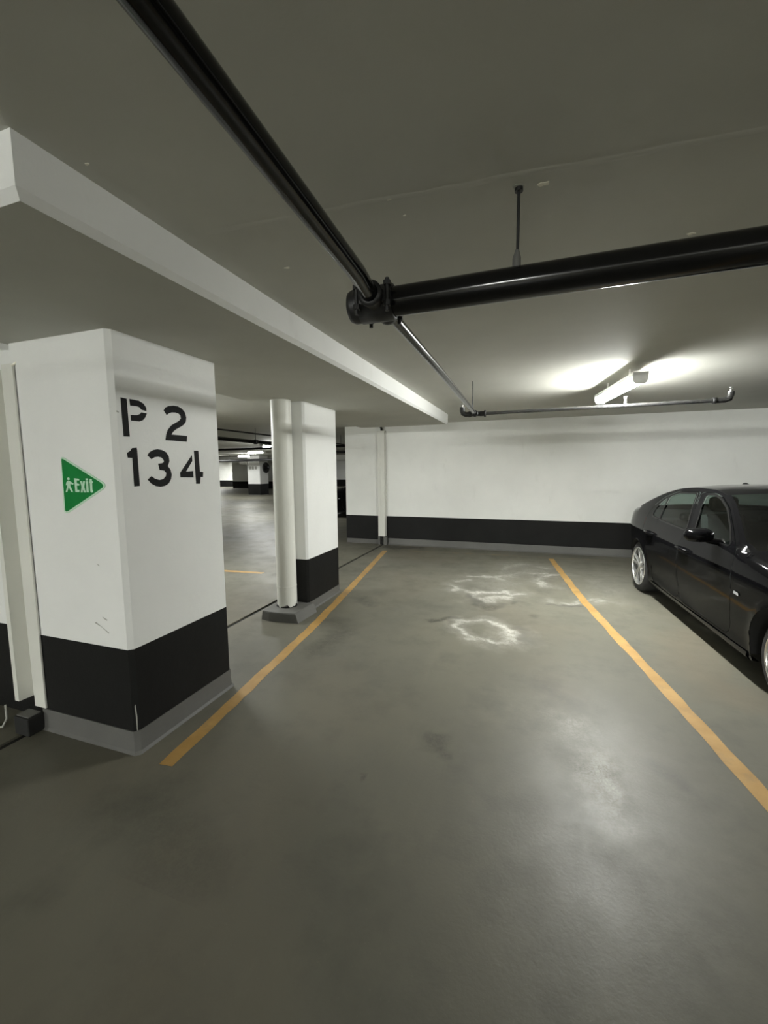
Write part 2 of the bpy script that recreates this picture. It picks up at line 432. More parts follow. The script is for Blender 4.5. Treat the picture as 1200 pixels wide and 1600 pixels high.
def column(x0, x1, y0, y1, zt, zb1, zb2, label, ch=.022, upturn=0.006, plinth=None):
    r = empty('column', ((x0+x1)/2, (y0+y1)/2, 0)); cx, cy = r.location.x, r.location.y
    tag(r, label, 'column', kind='structure')
    def sec(g): return [(a-cx, b-cy) for a, b in chamfered(x0-g, x1+g, y0-g, y1+g, ch)]
    MB().prism(sec(0), zb1, zt).build('shaft', M['white'], r)
    MB().prism(sec(0.0012), zb2, zb1).build('black_band', M['black'], r)
    u = MB(); s0, s1, s2 = sec(0.02), sec(upturn), sec(upturn)
    n = 8
    u.add([(a, b, 0) for a, b in sec(0.020)]+[(a, b, .015) for a, b in sec(.010)]+[(a, b, zb2*.55) for a, b in s1]+[(a, b, zb2) for a, b in s2],
          [(k*n+i, k*n+(i+1) % n, (k+1)*n+(i+1) % n, (k+1)*n+i) for k in range(3) for i in range(n)]+[tuple(3*n+i for i in range(n))])
    u.build('floor_coating_upturn', M['grey'], r)
    return r
C1 = (-2.667, -1.926, 1.5288, 2.276)
C2 = (-2.500, -2.162, 3.789, 4.551)
col1 = column(*C1, ZD, .572, .124, 'white column with black band stencilled P 2 134 and an exit sign')
col2 = column(*C2, ZD, .557, .093, 'white column with black band beside the round white drain pipe')

# stencilled lettering on the right face of the numbered column
GLY = {
 'stencil_letter': [[(1.576, 1.864), (1.609, 1.863), (1.612, 1.674), (1.578, 1.673)],
   [(1.625, 1.864), (1.679, 1.863), (1.706, 1.852), (1.721, 1.833), (1.721, 1.815), (1.692, 1.818), (1.68, 1.83), (1.664, 1.833), (1.627, 1.831)],
   [(1.625, 1.784), (1.663, 1.787), (1.682, 1.796), (1.69, 1.805), (1.723, 1.803), (1.711, 1.78), (1.696, 1.765), (1.674, 1.756), (1.626, 1.756)]],
 'two': [[(1.834, 1.833), (1.848, 1.851), (1.871, 1.862), (1.904, 1.869), (1.936, 1.869), (1.966, 1.859), (1.987, 1.84), (1.995, 1.812), (1.99, 1.787), (1.972, 1.767), (1.944, 1.751), (1.913, 1.736), (1.892, 1.721), (1.878, 1.704), (1.993, 1.704), (1.988, 1.669), (1.834, 1.67), (1.841, 1.7), (1.854, 1.728), (1.882, 1.756), (1.916, 1.775), (1.94, 1.787), (1.954, 1.802), (1.952, 1.817), (1.94, 1.827), (1.917, 1.831), (1.887, 1.828), (1.868, 1.82), (1.853, 1.81)]],
 'one': [[(1.59, 1.591), (1.61, 1.603), (1.62, 1.617), (1.647, 1.62), (1.649, 1.604), (1.65, 1.421), (1.617, 1.42), (1.618, 1.566), (1.592, 1.567)]],
 'three': [[(1.709, 1.583), (1.725, 1.6), (1.749, 1.612), (1.776, 1.617), (1.805, 1.614), (1.832, 1.603), (1.849, 1.581), (1.852, 1.553), (1.839, 1.525), (1.856, 1.505), (1.862, 1.476), (1.855, 1.451), (1.838, 1.428), (1.811, 1.415), (1.781, 1.411), (1.751, 1.416), (1.723, 1.43), (1.701, 1.453), (1.726, 1.471), (1.748, 1.456), (1.777, 1.449), (1.802, 1.453), (1.822, 1.47), (1.825, 1.487), (1.812, 1.5), (1.782, 1.504), (1.774, 1.538), (1.8, 1.541), (1.814, 1.548), (1.813, 1.56), (1.799, 1.572), (1.778, 1.576), (1.754, 1.573), (1.733, 1.562)]],
 'four': [[(2.022, 1.591), (2.023, 1.556), (1.969, 1.493), (2.026, 1.496), (2.025, 1.457), (1.925, 1.46), (1.924, 1.486)],
   [(2.041, 1.619), (2.076, 1.62), (2.081, 1.492), (2.108, 1.49), (2.104, 1.458), (2.084, 1.459), (2.076, 1.417), (2.044, 1.418)]],
}
for k, polys in GLY.items():
    mb = MB()
    for pl in polys:
        q = flat_poly(pl, lambda a, b: Vector((C1[1]-col1.location.x+.0002, a-col1.location.y, b)), .0012, (1, 0, 0)); mb.add(q.v, q.f)
    mb.build('stencil_letter' if k == 'stencil_letter' else 'stencil_numeral', M['stencil'], col1)
# scrapes on the columns
for (y, z, l, h) in ((1.548, 1.79, .012, .008),):
    q = flat_poly([(y, z), (y+l, z-.003), (y+l, z+h*.5), (y+.002, z+h)], lambda a, b: Vector((C1[1]-col1.location.x+.0002, a-col1.location.y, b)), .0008, (1, 0, 0))
    q.build('scuff_mark', M['scuff'], col1)
for pl in ([(-2.16, .700), (-2.07, .652), (-2.072, .646), (-2.12, .676), (-2.17, .694)], [(-2.11, .735), (-2.075, .722), (-2.08, .716), (-2.10, .725)], [(-2.12, 1.02), (-2.10, 1.012), (-2.105, 1.008)]):
    flat_poly(pl, lambda a, b: Vector((a-col1.location.x, C1[2]-col1.location.y-.0002, b)), .0008, (0, -1, 0)).build('scuff_mark', M['scuff'], col1)
flat_poly([(0, .12), (.004, .12), (.006, .2), (.002, .27), (-.003, .26), (0, .2)], lambda a, b: Vector((C1[1]-.0105+a*.7-col1.location.x, C1[2]+.0105+a*.7-col1.location.y, b)), .002, (.707, -.707, 0)).build('chipped_corner', M['scuff'], col1)

# recessed pier that carries on from the numbered column
p = empty('column_pier', (-2.98, 1.9, 0)); tag(p, 'white pier with black band adjoining the far side of the numbered column', 'pier', kind='structure')
MB().box(-.31, .312, -.30, .35, .56, ZC).build('shaft', M['white'], p)
MB().box(-.311, .312, -.301, .35, .0, .56).build('black_band', M['black'], p)

# plinth under column 2, running forward under the drain pipe
pl = empty('concrete_plinth', (-2.31, 3.64, 0)); tag(pl, 'low grey concrete plinth under the round white drain pipe', 'plinth', kind='structure')
mb = MB(); sec0 = [(-2.495, 3.80), (-2.495, 3.445), (-2.40, 3.425), (-2.25, 3.43), (-2.13, 3.455), (-2.115, 3.80)]
n = len(sec0)
def sc(g): return [(a-(-2.31)+(g if a > -2.2 else -g*.2), b-3.64-(g*.3 if b < 3.7 else 0)) for a, b in sec0]
mb.add([(a, b, 0) for a, b in sc(.04)]+[(a, b, .082) for a, b in sc(.008)]+[(a, b, .092) for a, b in sc(-.008)],
       [(k*n+i, k*n+(i+1) % n, (k+1)*n+(i+1) % n, (k+1)*n+i) for k in range(2) for i in range(n)]+[tuple(2*n+i for i in range(n))])
mb.build('curb', M['grey'], pl)
MB().prism([(-2.345+.115*math.cos(a*.3927)+2.31, 3.655+.09*math.sin(a*.3927)-3.64) for a in range(16)], .0915, .0935).build('drain_opening', M['recess'], pl)

# round drain pipe
dp = empty('drain_pipe', (-2.345, 3.665, 0)); tag(dp, 'round white drain pipe standing in front of the second column', 'pipe')
mb = MB(); n = 40; zs = [.105, .115, .16, .8, ZD]
for i, z in enumerate(zs):
    for k in range(n):
        a = 2*math.pi*k/n; dz = 0.012*math.sin(5*a+1)+.01*math.sin(11*a) if i == 0 else 0
        mb.v.append((.101*math.cos(a), .101*math.sin(a), z+dz))
for i in range(len(zs)-1):
    for k in range(n):
        k2 = (k+1) % n; mb.f.append((i*n+k, i*n+k2, (i+1)*n+k2, (i+1)*n+k)); mb.sm.append(True)
mb.build('pipe', M['pipewhite'], dp)
MB().tube([(0, 0, .093), (0, 0, .24)], .07).build('inner_pipe', M['pipedark'], dp)
MB()._lathe([(.30, .1012), (.302, .1025), (.308, .1025), (.31, .1012)], Vector((0, 0, 0)), Vector((0, 0, 1)), 40, True).build('paint_ridge', M['pipewhite'], dp)
MB().tube([(.0, -.095, .10), (.03, -.10, .108), (.06, -.085, .118)], .006, 8).build('pipe_clip', M['galv'], dp)

# hat-section guard at the numbered column
def hat(mb, prof, z0, z1, t=.004):
    n = len(prof); v = [(x, y, z) for z in (z0, z1) for x, y in prof]+[(x, y+t, z) for z in (z0, z1) for x, y in prof]
    f = []
    for i in range(n-1):
        f += [(i, i+1, n+i+1, n+i), (2*n+i+1, 2*n+i, 3*n+i, 3*n+i+1)]
        f += [(i, 2*n+i, 2*n+i+1, i+1), (n+i, n+i+1, 3*n+i+1, 3*n+i)]
    f += [(0, n, 3*n, 2*n), (n-1, 3*n-1, 4*n-1, 2*n-1)]
    return mb.add(v, f)
gd = empty('pipe_guard', (-2.75, 1.535, 0)); tag(gd, 'white folded steel pipe guard at the edge of the numbered column', 'pipe guard')
g = MB(); hat(g, [(-.135, .06), (-.130, -.02), (-.095, -.02), (-.088, .055), (.040, .055), (.050, -.02), (.140, -.02), (.141, -.015)], .135, 2.075)
g.build('channel', M['pipewhite'], gd)
MB().tube([(.135, -.02, 2.06), (.150, .0, 2.085)], .006, 8).build('fixing_tab', M['chip'], gd)
bx = empty('drain_box', (-2.70, 1.50, 0)); tag(bx, 'small black drain box under the folded white pipe guard', 'drain box')
MB().box(-.06, .06, -.065, .022, .0, .105).build('body', M['recess'], bx, .006)
MB().box(-.052, .052, -.055, .012, .105, .112).build('lid', M['grey'], bx, .003)
cb = MB().tube([(-2.87, 1.46, .14), (-2.86, 1.455, .06), (-2.88, 1.44, .012), (-2.95, 1.42, .008), (-3.1, 1.41, .008)], .006, 8).build('drain_hose', M['scuff'])
tag(cb, 'thin grey hose curling from the black drain box', 'hose')

# back wall
DW = 7.752
wb = empty('wall_back', (2.6, DW, 0)); tag(wb, 'white back wall with a black band at its foot', 'wall', kind='structure')
X0W = -3.495
def wbx(x0, x1, z0, z1, out, name, mat, th=.22):
    return MB().box(x0-2.6, x1-2.6, -out, th, z0, z1).build(name, mat, wb)
wbx(X0W, XMAX, .567, ZC, 0.0, 'white_face', M['wallwhite'])
wbx(X0W, -2.79, .09, .567, .0012, 'black_band', M['black'])
wbx(-2.79, XMAX, .127, .567, .0012, 'black_band', M['black'])
wbx(X0W, -2.79, 0, .09, -.002, 'floor_coating_upturn', M['grey'])
mb = MB(); A, B = -2.595-2.6, XMAX-2.6
mb.add([(A, -.045, 0), (B, -.045, 0), (B, -.018, .02), (A, -.018, .02), (B, -.006, .127), (A, -.006, .127), (B, .05, .127), (A, .05, .127), (A, .05, 0), (B, .05, 0)],
       [(0, 1, 2, 3), (3, 2, 4, 5), (5, 4, 6, 7), (0, 3, 5, 7, 8), (1, 9, 6, 4, 2)])
mb.build('floor_coating_upturn', M['grey'], wb)

wg = empty('pipe_guard', (-2.705, DW-.03, 0)); tag(wg, 'slim white pipe guard running up the back wall', 'pipe guard')
g = MB(); hat(g, [(-.080, .025), (-.078, -.03), (-.02, -.03), (-.014, -.045), (.062, -.045), (.075, .025)], .17, 2.225); g.build('channel', M['pipewhite'], wg)
MB().box(-.085, -.045, -.03, .02, 0, .17).build('foot', M['grey'], wg)
MB().box(.03, .10, -.035, .02, 0, .16).build('foot', M['grey'], wg)
MB().tube([(-.01, 0, 0), (-.01, 0, .18)], .018, 12).build('inner_pipe', M['recess'], wg)
MB().tube([(.0, .0, 2.225), (.0, -.02, 2.28), (-.02, -.03, 2.32), (-.02, -.03, ZC)], .022, 12).build('inner_pipe', M['pipedark'], wg)

# outer walls of the garage
def plain_wall(name, x0, x1, y0, y1, label, band=.56, out=(0, 0)):
    r = empty(name, ((x0+x1)/2, (y0+y1)/2, 0)); tag(r, label, 'wall', kind='structure')
    hx, hy = (x1-x0)/2, (y1-y0)/2
    MB().box(-hx, hx, -hy, hy, band, ZC).build('white_face', M['wallwhite'], r)
    e = .0012
    MB().box(-hx-e, hx+e, -hy-e, hy+e, 0, band).build('black_band', M['black'], r)
plain_wall('wall_right', XMAX, XMAX+.2, YMIN, DW, 'white garage wall beyond the black car')
plain_wall('wall_front', XMIN, XMAX, YMIN-.2, YMIN, 'white garage wall across the driving aisle')
plain_wall('wall_left', XMIN-.2, XMIN, YMIN, YMAX, 'outermost white garage wall past the open bays')
plain_wall('wall_far', XMIN, -23.05, 31.4, 31.6, 'distant brightly lit pale wall left of the grey wall')
plain_wall('wall_far_side', -23.05, -16.2, 28.5, 28.7, 'distant grey-white wall behind the far numbered pillar')
plain_wall('wall_far_end', -16.2, XMAX, 33.8, 34.0, 'distant beige wall seen past the end of the back wall')

far = column(-15.85, -14.98, 20.95, 21.8, ZC, .66, .02, 'small distant pillar with black foot and number markings')
for i, x in enumerate((-.22, -.04, .16)):
    mb = MB().box(x-.07, x+.07, -.4272, -.4262, 1.52, 1.70); mb.build('number_marking', M['scuff'], far)

# ------------------------------------------------------------------ strip lights
HANG = .075
def strip_light(x, y, rz, strength, label, detail=True):
    r = empty('strip_light', (x, y, ZC-HANG), rz); tag(r, label, 'light fixture', 'fluorescent strip lights')
    L = 1.12
    for sy in (-.3, .3):
        MB().tube([(0, sy, -.002), (0, sy, HANG)], .008, 10).build('hanger_stem', M['lampbody'], r)
    MB().add([(-.055, -L/2, 0), (.055, -L/2, 0), (.055, -L/2, -.03), (-.055, -L/2, -.03), (-.055, L/2, 0), (.055, L/2, 0), (.055, L/2, -.03), (-.055, L/2, -.03)],
             [(0, 1, 2, 3), (7, 6, 5, 4), (0, 3, 7, 4), (1, 5, 6, 2), (3, 2, 6, 7), (0, 4, 5, 1)]).build('housing', M['lampbody'], r, .004)
    em = emit('lamp_diffuser', LAMP_COLOUR, strength*1.35)
    e = L/2-.022
    n = 14; sec = [(-.048, -.030), (-.046, -.060), (-.036, -.082), (-.018, -.092), (.018, -.092), (.036, -.082), (.046, -.060), (.048, -.030)]
    v = [(x, y, z) for y in (-e, e) for x, z in sec]; k = len(sec)
    MB().add(v, [(i, i+1, k+i+1, k+i) for i in range(k-1)], True).build('diffuser', em, r)
    df = [c for c in r.children if c.name.startswith('diffuser')][0]
    df.data.materials.append(emit('lamp_diffuser_side', LAMP_COLOUR, strength*.42))
    for i in (0, 1, k-3, k-2): df.data.polygons[i].material_index = 1
    for sy in (-1, 1):
        q = MB(); pl_ = [(-.058, 0), (-.058, -.055), (-.044, -.086), (-.02, -.096), (.02, -.096), (.044, -.086), (.058, -.055), (.058, 0)]
        m_ = len(pl_); y0_, y1_ = sorted((sy*e, sy*L/2))
        q.add([(x, y0_, z) for x, z in pl_]+[(x, y1_, z) for x, z in pl_], [tuple(range(m_)), tuple(range(2*m_-1, m_-1, -1))]+[(i, (i+1) % m_, m_+(i+1) % m_, m_+i) for i in range(m_)])
        fix_normals(q.build('end_cap', M['lampbody'], r))
    if detail:
        for j in range(24):
            yy = -e+.03+j*(2*e-.06)/23
            MB().tube([(x*1.02, yy, z*1.012) for x, z in sec], .0016, 5).build('diffuser_rib', M['wire'], r)
    return r
strip_light(*BAY_LAMP, 'glowing strip light with ribbed diffuser above the empty bay')
for a in OTHER_LAMPS: strip_light(*a, detail=False)

# ------------------------------------------------------------------ sprinkler pipework
PY, PZ, PR = 1.405, 2.06, .047
mp = empty('sprinkler_main_pipe', (-.5, PY, PZ)); tag(mp, 'thick black sprinkler main crossing the ceiling with a capped end', 'pipe')
MB().tube([(-.085, 0, 0), (5.4, 0, .02)], PR, 32).build('pipe', M['pipeblack'], mp)
MB()._lathe([(-.105, .001), (-.105, .035), (-.098, .05), (-.085, .055), (-.05, .055), (-.045, .049)], Vector((0, 0, 0)), Vector((1, 0, 0)), 32, True).build('end_cap', M['pipedark'], mp)
mb = MB()
mb._lathe([(-.06, .049), (-.06, .058), (.055, .058), (.06, .049)], Vector((0, 0, 0)), Vector((1, 0, 0)), 32, True)
fix_normals(mb.build('mechanical_tee', M['pipedark'], mp))
for s in (-1, 1):
    MB().box(-.052, .062, s*.055-.014, s*.055+.014, -.02, .022).build('tee_flange', M['pipedark'], mp, .006)
    for bx_ in (-.052, .055):
        MB().tube([(bx_, s*.068, -.052), (bx_, s*.068, .05)], .007, 8).build('bolt', M['pipedark'], mp)
        MB().tube([(bx_, s*.068, -.036), (bx_, s*.068, -.020)], .0125, 6, smooth=False).build('nut', M['pipedark'], mp)
        MB().tube([(bx_, s*.068, .028), (bx_, s*.068, .042)], .0125, 6, smooth=False).build('nut', M['pipedark'], mp)
for s in (-1, 1):
    MB()._lathe([(s*.045, .036), (s*.075, .036), (s*.085, .040), (s*.098, .040), (s*.10, .028)], Vector((.005, 0, 0)), Vector((0, 1, 0)), 24, True).build('outlet', M['pipedark'], mp)
# hanger rod
hz = ZC-PZ
MB().tube([(.452, 0, hz-.012), (.452, 0, hz)], .012, 12).build('rod_anchor', M['steel'], mp)
MB().tube([(.452, 0, .09), (.452, 0, hz-.008)], .0048, 10).build('hanger_rod', M['steel'], mp)
MB().tube([(.45, 0, .045), (.45, 0, .075), (.451, 0, .098)], [.0125, .0125, .006], 12).build('rod_coupling', M['grey'], mp)
for x in (1.9, 4.2):
    MB().tube([(x, 0, .04), (x, 0, hz)], .0048, 10).build('hanger_rod', M['steel'], mp)

nb = empty('sprinkler_branch_pipe', (-.5, PY-.08, PZ)); tag(nb, 'black sprinkler branch pipe running overhead from the capped main', 'pipe')
MB().tube([(0.002, 0, 0), (.021, -.16, 0), (.055, -.93, .0), (.14, -3.2, .0)], .0265, 24).build('pipe', M['pipeblack'], nb)
MB().tube([(.10, -2.2, .02), (.10, -2.2, hz)], .0045, 8).build('hanger_rod', M['steel'], nb)

fb = empty('sprinkler_branch_pipe', (-.49, PY+.09, PZ)); tag(fb, 'grey steel sprinkler branch pipe running from the capped main towards the back wall', 'pipe')
MB().tube([(0, 0, 0), (-.01, 1.0, 0), (-.045, 2.885, -.004)], .0205, 24).build('pipe', M['pipemid'], fb)
MB().tube([(-.043, 2.72, .015), (-.043, 2.72, .13)], .006, 8).build('rod_coupling', M['steel'], fb)
MB().tube([(-.043, 2.72, .03), (-.043, 2.72, hz)], .004, 8).build('hanger_rod', M['steel'], fb)

cx = empty('sprinkler_cross_pipe', (-.53, 4.44, 2.05)); tag(cx, 'slim cross pipe hanging below the bay strip light', 'pipe')
MB().tube([(-.05, 0, 0), (1.1, 0, .005), (2.10, 0, .012)], .0165, 20).build('pipe', M['pipemid'], cx)
mb = MB(); mb._lathe([(-.07, .018), (-.07, .03), (-.045, .03), (-.04, .024), (.04, .024), (.05, .026), (.085, .026), (.088, .034), (.105, .034), (.107, .02)], Vector((0, 0, 0)), Vector((1, 0, 0)), 20, True)
mb.build('tee', M['pipedark'], cx)
MB()._lathe([(-.06, .022), (-.06, .032), (-.03, .032), (0, .026)], Vector((0, 0, 0)), Vector((0, 1, 0)), 20, True).build('tee_collar', M['pipedark'], cx)
MB().tube([(-.05, 0, 0), (-.10, 0, 0), (-.125, 0, .012), (-.135, 0, .04), (-.135, 0, .075)], [.026, .026, .027, .026, .026], 16).build('elbow', M['pipedark'], cx)
MB().tube([(2.06, 0, .012), (2.12, 0, .012), (2.15, 0, .022), (2.16, 0, .05), (2.16, 0, .08)], [.024, .024, .026, .025, .025], 16).build('elbow', M['pipemid'], cx)
MB()._lathe([(2.03, .017), (2.03, .027), (2.06, .027), (2.062, .017)], Vector((0, 0, .012)), Vector((1, 0, 0)), 16, True).build('coupling', M['pipedark'], cx)
def sprinkler(x, z):
    MB().tube([(x, 0, z), (x, 0, z+.022)], .009, 10).build('sprinkler_stem', M['galv'], cx)
    MB().tube([(x, 0, z+.035), (x, 0, z+.039)], .017, 14).build('sprinkler_deflector', M['galv'], cx)
    for s in (-1, 1):
        MB().tube([(x+s*.008, 0, z+.018), (x+s*.010, 0, z+.028), (x, 0, z+.036)], .002, 6).build('sprinkler_frame', M['galv'], cx)
sprinkler(-.135, .075); sprinkler(2.16, .08)
MB().tube([(1.36, 0, .0), (1.36, 0, .05)], .011, 10).build('sprinkler_outlet', M['galv'], cx); sprinkler(1.36, .05)

# pipework in the neighbouring bays
lp = empty('overhead_pipe', (-5.22, 6.0, 2.06)); tag(lp, 'dark overhead pipe beyond the gap between the two columns', 'pipe')
MB().tube([(0, -9, 0), (0, 3.2, 0)], .036, 20).build('pipe', M['pipeblack'], lp)
for y in (-4, 1.2):
    MB()._lathe([(-.03, .037), (-.03, .05), (.03, .05), (.03, .037)], Vector((0, y, 0)), Vector((0, 1, 0)), 16, True).build('coupling', M['pipedark'], lp)
    MB().tube([(0, y, .04), (0, y, ZC-2.06)], .006, 8).build('hanger_rod', M['steel'], lp)
lc = MB().tube([(-5.42, -3, 2.25), (-5.42, 18, 2.25)], .016, 12).build('overhead_conduit', M['pipedark']); tag(lc, 'thin dark conduit under the ceiling above the dark overhead pipe', 'conduit')
for (x0, y, z, r, lab) in ((-9.0, 9.5, 2.06, .03, 'upper dark pipe glimpsed past the end of the back wall'), (-7.4, 12.6, 2.06, .045, 'lower dark pipe glimpsed past the end of the back wall')):
    op = empty('overhead_pipe', (-4.0, y, z)); tag(op, lab, 'pipe')
    MB().tube([(x0+4.0, 0, 0), (3.0, 0, 0)], r, 16).build('pipe', M['pipeblack'], op)
    for x in (x0+4.5, -.4, 2.5): MB().tube([(x, 0, r*.8), (x, 0, ZC-z)], .006, 8).build('hanger_rod', M['steel'], op)
fp_ = empty('overhead_pipe', (-17, 19.6, 2.03)); tag(fp_, 'dark pipe crossing under the far glowing strip light', 'pipe')
MB().tube([(-7, 0, 0), (7, 0, 0)], .07, 16).build('pipe', M['pipedark'], fp_)
for x in (-5, -2, 1, 4): MB().tube([(x, 0, .05), (x, 0, ZC-2.03)], .008, 8).build('hanger_rod', M['steel'], fp_)
bm_ = MB().box(-24, -8, 22.4, 22.9, 2.0, ZC).build('ceiling_beam', M['ceil']); tag(bm_, 'grey ceiling beam behind the far glowing strip light', 'beam', kind='structure')

# far exit box and mirror
ex = empty('hanging_sign_box', (-15.7, 20.45, 1.82)); tag(ex, 'tiny white hanging sign box under the far glowing strip light', 'sign')
MB().box(-.25, .25, -.05, .05, 0, .2).build('case', M['lampbody'], ex, .01)
for x in (-.18, .18): MB().tube([(x, 0, .2), (x, 0, ZC-1.82)], .008, 6).build('hanger_rod', M['steel'], ex)
mr = empty('round_mirror', (-14.62, 21.0, 1.62)); tag(mr, 'dark round safety mirror beside the far numbered pillar', 'mirror')
mb = MB(); mb._lathe([(-.04, .001), (-.035, .15), (-.01, .28), (.03, .31), (.06, .30), (.06, .001)], Vector((0, 0, 0)), Vector((.3, 1, 0)), 24, True); mb.build('dish', M['pipeblack'], mr)
MB().tube([(0, .04, 0), (-.05, .3, 0), (-.34, .35, 0)], .02, 8).build('bracket', M['steel'], mr)

# ------------------------------------------------------------------ exit sign on the numbered column
es = empty('exit_sign', (-2.17, C1[2], 1.425)); tag(es, 'green triangular Exit sign with a walking figure on the numbered column', 'sign')
SG = dict(border=[(-2.316, 1.57), (-2.305, 1.575), (-2.291, 1.572), (-2.027, 1.447), (-2.013, 1.434), (-2.014, 1.422), (-2.023, 1.411), (-2.289, 1.284), (-2.308, 1.281), (-2.325, 1.289)],
 green=[(-2.31, 1.563), (-2.306, 1.566), (-2.298, 1.565), (-2.037, 1.442), (-2.025, 1.431), (-2.024, 1.425), (-2.03, 1.417), (-2.294, 1.292), (-2.307, 1.289), (-2.315, 1.295)])
LET = dict(E=[(-2.227, 1.465), (-2.19, 1.462), (-2.191, 1.453), (-2.209, 1.454), (-2.21, 1.438), (-2.191, 1.436), (-2.193, 1.427), (-2.21, 1.427), (-2.211, 1.406), (-2.195, 1.405), (-2.196, 1.393), (-2.226, 1.393)],
 x=[(-2.186, 1.45), (-2.171, 1.45), (-2.167, 1.434), (-2.163, 1.45), (-2.149, 1.45), (-2.158, 1.421), (-2.149, 1.392), (-2.163, 1.392), (-2.168, 1.409), (-2.173, 1.392), (-2.187, 1.392), (-2.177, 1.421)],
 i=[(-2.144, 1.449), (-2.127, 1.449), (-2.128, 1.393), (-2.144, 1.393)], idot=[(-2.143, 1.464), (-2.127, 1.464), (-2.127, 1.454), (-2.143, 1.454)],
 t=[(-2.116, 1.461), (-2.099, 1.461), (-2.099, 1.449), (-2.092, 1.448), (-2.093, 1.441), (-2.099, 1.44), (-2.101, 1.404), (-2.096, 1.403), (-2.097, 1.393), (-2.112, 1.392), (-2.117, 1.398), (-2.115, 1.44), (-2.121, 1.441), (-2.120, 1.448), (-2.116, 1.449)])
FIG = [[(-2.287, 1.444), (-2.276, 1.452), (-2.261, 1.45), (-2.233, 1.438), (-2.239, 1.431), (-2.258, 1.437), (-2.26, 1.425), (-2.242, 1.393), (-2.256, 1.393), (-2.273, 1.418), (-2.286, 1.393), (-2.299, 1.392), (-2.284, 1.422), (-2.281, 1.437), (-2.286, 1.428), (-2.294, 1.429)],
       [(-2.269+.0095*math.cos(a*.6283), 1.462+.0075*math.sin(a*.6283)) for a in range(10)]]
def on_front(d): return lambda a, b: Vector((a+2.17, -d, b-1.425))
flat_poly(SG['border'], on_front(.0005), .003, (0, -1, 0)).build('border', M['sign_pale'], es)
flat_poly(SG['green'], on_front(.0036), .0006, (0, -1, 0)).build('panel', M['sign_green'], es)
def letters(name, polys):
    mb = MB()
    for q in polys:
        w = flat_poly(q, on_front(.0043), .0005, (0, -1, 0)); mb.add(w.v, w.f)
    mb.build(name, M['sign_pale'], es)
letters('letter', [LET['E']]); letters('letter', [LET['x']]); letters('letter', [LET['i'], LET['idot']]); letters('letter', [LET['t']])
letters('walking_figure', FIG)

# ------------------------------------------------------------------ car
M['paint'] = plain('black_car_paint', (0.004, 0.004, 0.0045), 0.07, 0.0, 0.0, 0.09)
M['trimblack'] = plain('satin_black_trim', (0.006, 0.006, 0.006), 0.25, 0.0, 0.0, 0.25)
M['rubber'] = plain('tyre_rubber', (0.014, 0.014, 0.014), 0.75)
M['alloy'] = plain('silver_alloy', (0.72, 0.72, 0.70), 0.22, 0.85)
M['chrome'] = plain('bright_trim', (0.8, 0.8, 0.8), 0.12, 1.0)
M['cabin'] = plain('dark_cabin_fabric', (0.012, 0.012, 0.012), 0.8)
M['redlens'] = plain('red_lens', (0.25, 0.01, 0.01), 0.1, 0, .6)
M['lens'] = plain('clear_lens', (0.55, 0.56, 0.58), 0.08, 0.2, .8)
def glass_material(tint=(0.58, 0.68, 0.64, 1)):
    t = NT('tinted_car_glass'); nt = t.t
    out = [n for n in nt.nodes if n.type == 'OUTPUT_MATERIAL'][0]
    tr = t.n('ShaderNodeBsdfTransparent'); tr.inputs[0].default_value = tint
    gl = t.n('ShaderNodeBsdfGlossy'); gl.inputs['Roughness'].default_value = 0.02; gl.inputs[0].default_value = (1, 1, 1, 1)
    g = t.n('ShaderNodeNewGeometry'); dp_ = t.n('ShaderNodeVectorMath', operation='DOT_PRODUCT')
    t.l(g.outputs['Incoming'], dp_.inputs[0]); t.l(g.outputs['Normal'], dp_.inputs[1])
    fac = t.math('ADD', t.math('MULTIPLY', t.math('POWER', t.math('SUBTRACT', 1.0, t.math('ABSOLUTE', dp_.outputs['Value'])), 5.0), 0.80), 0.04)
    mx = t.n('ShaderNodeMixShader'); t.l(fac, mx.inputs[0]); t.l(tr.outputs[0], mx.inputs[1]); t.l(gl.outputs[0], mx.inputs[2])
    t.l(mx.outputs[0], out.inputs[0]); return t.m
M['glass'] = glass_material(); M['screen'] = glass_material((0.20, 0.23, 0.22, 1))

def interp(tab, x):
    return float(np.interp(x, [a for a, b in tab], [b for a, b in tab]))
def smooth_tab(tab, n=400, k=5, passes=3):
    xs = np.linspace(tab[0][0], tab[-1][0], n); ys = np.interp(xs, [a for a, b in tab], [b for a, b in tab])
    for _ in range(passes):
        p = np.pad(ys, k, mode='reflect', reflect_type='odd'); ys = np.convolve(p, np.ones(2*k+1)/(2*k+1), 'valid')
    return lambda u: float(np.interp(u, xs, ys))
SH = 0.93                                     # heights of this car against the usual table
UF, UR, LEN = 0.12, 4.40, 4.52
top_edge = smooth_tab([(.12, .655), (.3, .735), (.6, .82), (.9, .885), (1.15, .925), (1.34, .952), (1.46, 1.005), (1.65, 1.13), (1.90, 1.272), (2.10, 1.345), (2.35, 1.380), (2.7, 1.382), (3.0, 1.358), (3.25, 1.295), (3.5, 1.20), (3.72, 1.105), (3.9, 1.055), (4.15, 1.040), (4.40, 1.015)], 600, 5, 2)
centre = smooth_tab([(.12, .70), (.3, .79), (.6, .885), (.9, .945), (1.08, .972), (1.20, 1.0), (1.5, 1.15), (1.9, 1.335), (2.1, 1.392), (2.4, 1.42), (2.9, 1.412), (3.2, 1.37), (3.5, 1.265), (3.85, 1.115), (3.97, 1.09), (4.2, 1.092), (4.40, 1.065)], 600, 6, 2)
belt = smooth_tab([(.12, .66), (.8, .86), (1.4, .925), (2.3, .955), (3.0, .985), (3.5, 1.03), (4.4, 1.03)], 300, 8, 2)
